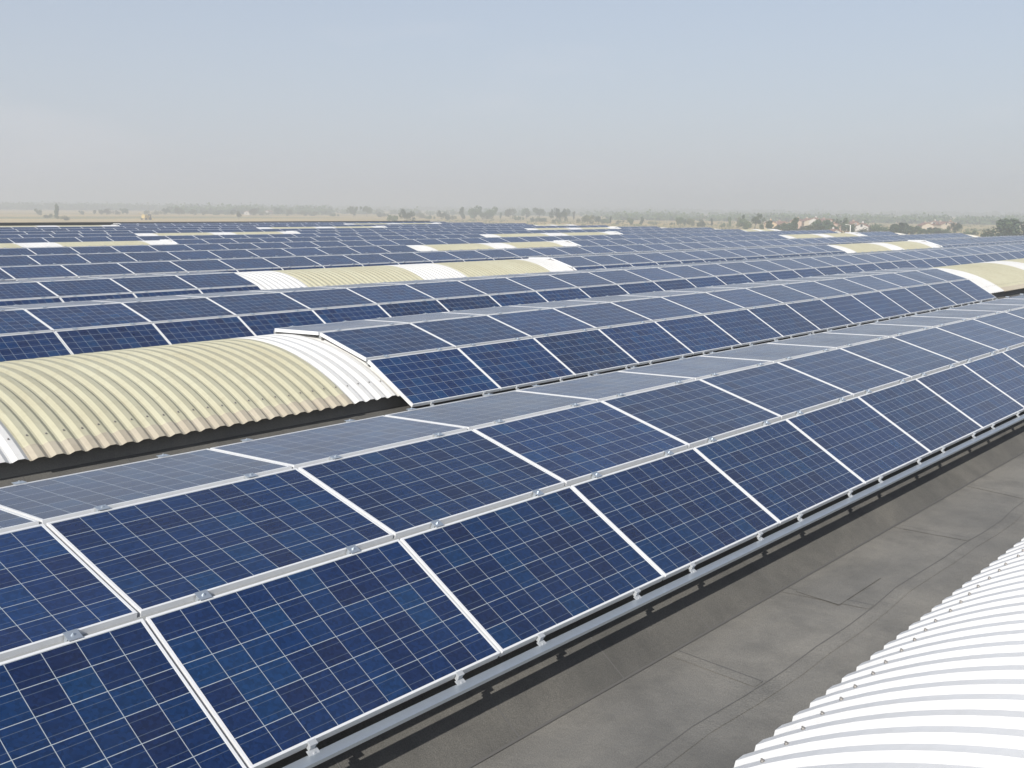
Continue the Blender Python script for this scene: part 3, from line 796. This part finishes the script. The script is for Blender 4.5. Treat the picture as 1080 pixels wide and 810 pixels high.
# ------------------------------------------------------------------ air
hz = MB(); hz.box(-1500, 6400, -1500, 6400, -1.5, 45); ho = hz.build('haze', None)
hm = bpy.data.materials.new('haze'); hm.use_nodes = True; nt = hm.node_tree; nt.nodes.clear()
o_ = nt.nodes.new('ShaderNodeOutputMaterial'); pv = nt.nodes.new('ShaderNodeVolumePrincipled'); pv.inputs['Density'].default_value = .00105
pv.inputs['Color'].default_value = (.69, .735, .80, 1); pv.inputs['Anisotropy'].default_value = .1
nt.links.new(pv.outputs[0], o_.inputs['Volume']); ho.data.materials.clear(); ho.data.materials.append(hm)
tag(ho, 'pale summer haze over the fields', 'haze', None, 'stuff')

# ------------------------------------------------------------------ light
SUN = Vector((-1.45, -.55, 1.0)).normalized(); el = math.asin(SUN.z)
w = bpy.data.worlds.new('World'); sc.world = w; w.use_nodes = True; wt = w.node_tree
sky = wt.nodes.new('ShaderNodeTexSky'); sky.sky_type = 'NISHITA'; sky.sun_disc = False
sky.sun_elevation = el; sky.sun_rotation = math.atan2(SUN.x, SUN.y)
sky.altitude = 0; sky.air_density = 1.0; sky.dust_density = 1.2; sky.ozone_density = 1.0
bg = wt.nodes['Background']; bg.inputs[1].default_value = .098
veil = wt.nodes.new('ShaderNodeMix'); veil.data_type = 'RGBA'; 
vtc = wt.nodes.new('ShaderNodeTexCoord'); vsp = wt.nodes.new('ShaderNodeSeparateXYZ'); vmr = wt.nodes.new('ShaderNodeMapRange')
wt.links.new(vtc.outputs['Generated'], vsp.inputs[0]); wt.links.new(vsp.outputs[2], vmr.inputs[0])
for i_, x_ in enumerate((0., .60, .84, .12)): vmr.inputs[1+i_].default_value = x_
wt.links.new(vmr.outputs[0], veil.inputs[0])
veil.inputs[7].default_value = (4.62, 4.92, 5.72, 1)            # an even veil of summer haze high in the air, over the blue
wt.links.new(sky.outputs[0], veil.inputs[6])
vmp = wt.nodes.new('ShaderNodeMapping'); vmp.inputs['Scale'].default_value = (1.6, 1.6, 5.5); wt.links.new(vtc.outputs['Generated'], vmp.inputs[0])
vno = wt.nodes.new('ShaderNodeTexNoise'); vno.inputs['Scale'].default_value = 1.7; vno.inputs['Detail'].default_value = 6; wt.links.new(vmp.outputs[0], vno.inputs['Vector'])
vcr = wt.nodes.new('ShaderNodeMapRange'); wt.links.new(vno.outputs['Fac'], vcr.inputs[0])
for i_, x_ in enumerate((.52, .76, 0., .30)): vcr.inputs[1+i_].default_value = x_
clo = wt.nodes.new('ShaderNodeMix'); clo.data_type = 'RGBA'; clo.inputs[7].default_value = (7.2, 6.9, 7.0, 1)
wt.links.new(vcr.outputs[0], clo.inputs[0]); wt.links.new(veil.outputs[2], clo.inputs[6]); wt.links.new(clo.outputs[2], bg.inputs[0])
sd = bpy.data.lights.new('sun', 'SUN'); sd.energy = 4.9; sd.angle = R(.53); sd.color = (1, .955, .89)
so = bpy.data.objects.new('sun', sd); C.objects.link(so); so.rotation_euler = SUN.to_track_quat('Z', 'Y').to_euler()
sc.view_settings.view_transform = 'Standard'; sc.view_settings.look = 'None'; sc.view_settings.exposure = .30; sc.view_settings.gamma = 1
sc.cycles.max_bounces = 6; sc.cycles.volume_bounces = 1; sc.cycles.use_denoising = True
sc.cycles.sample_clamp_indirect = 4
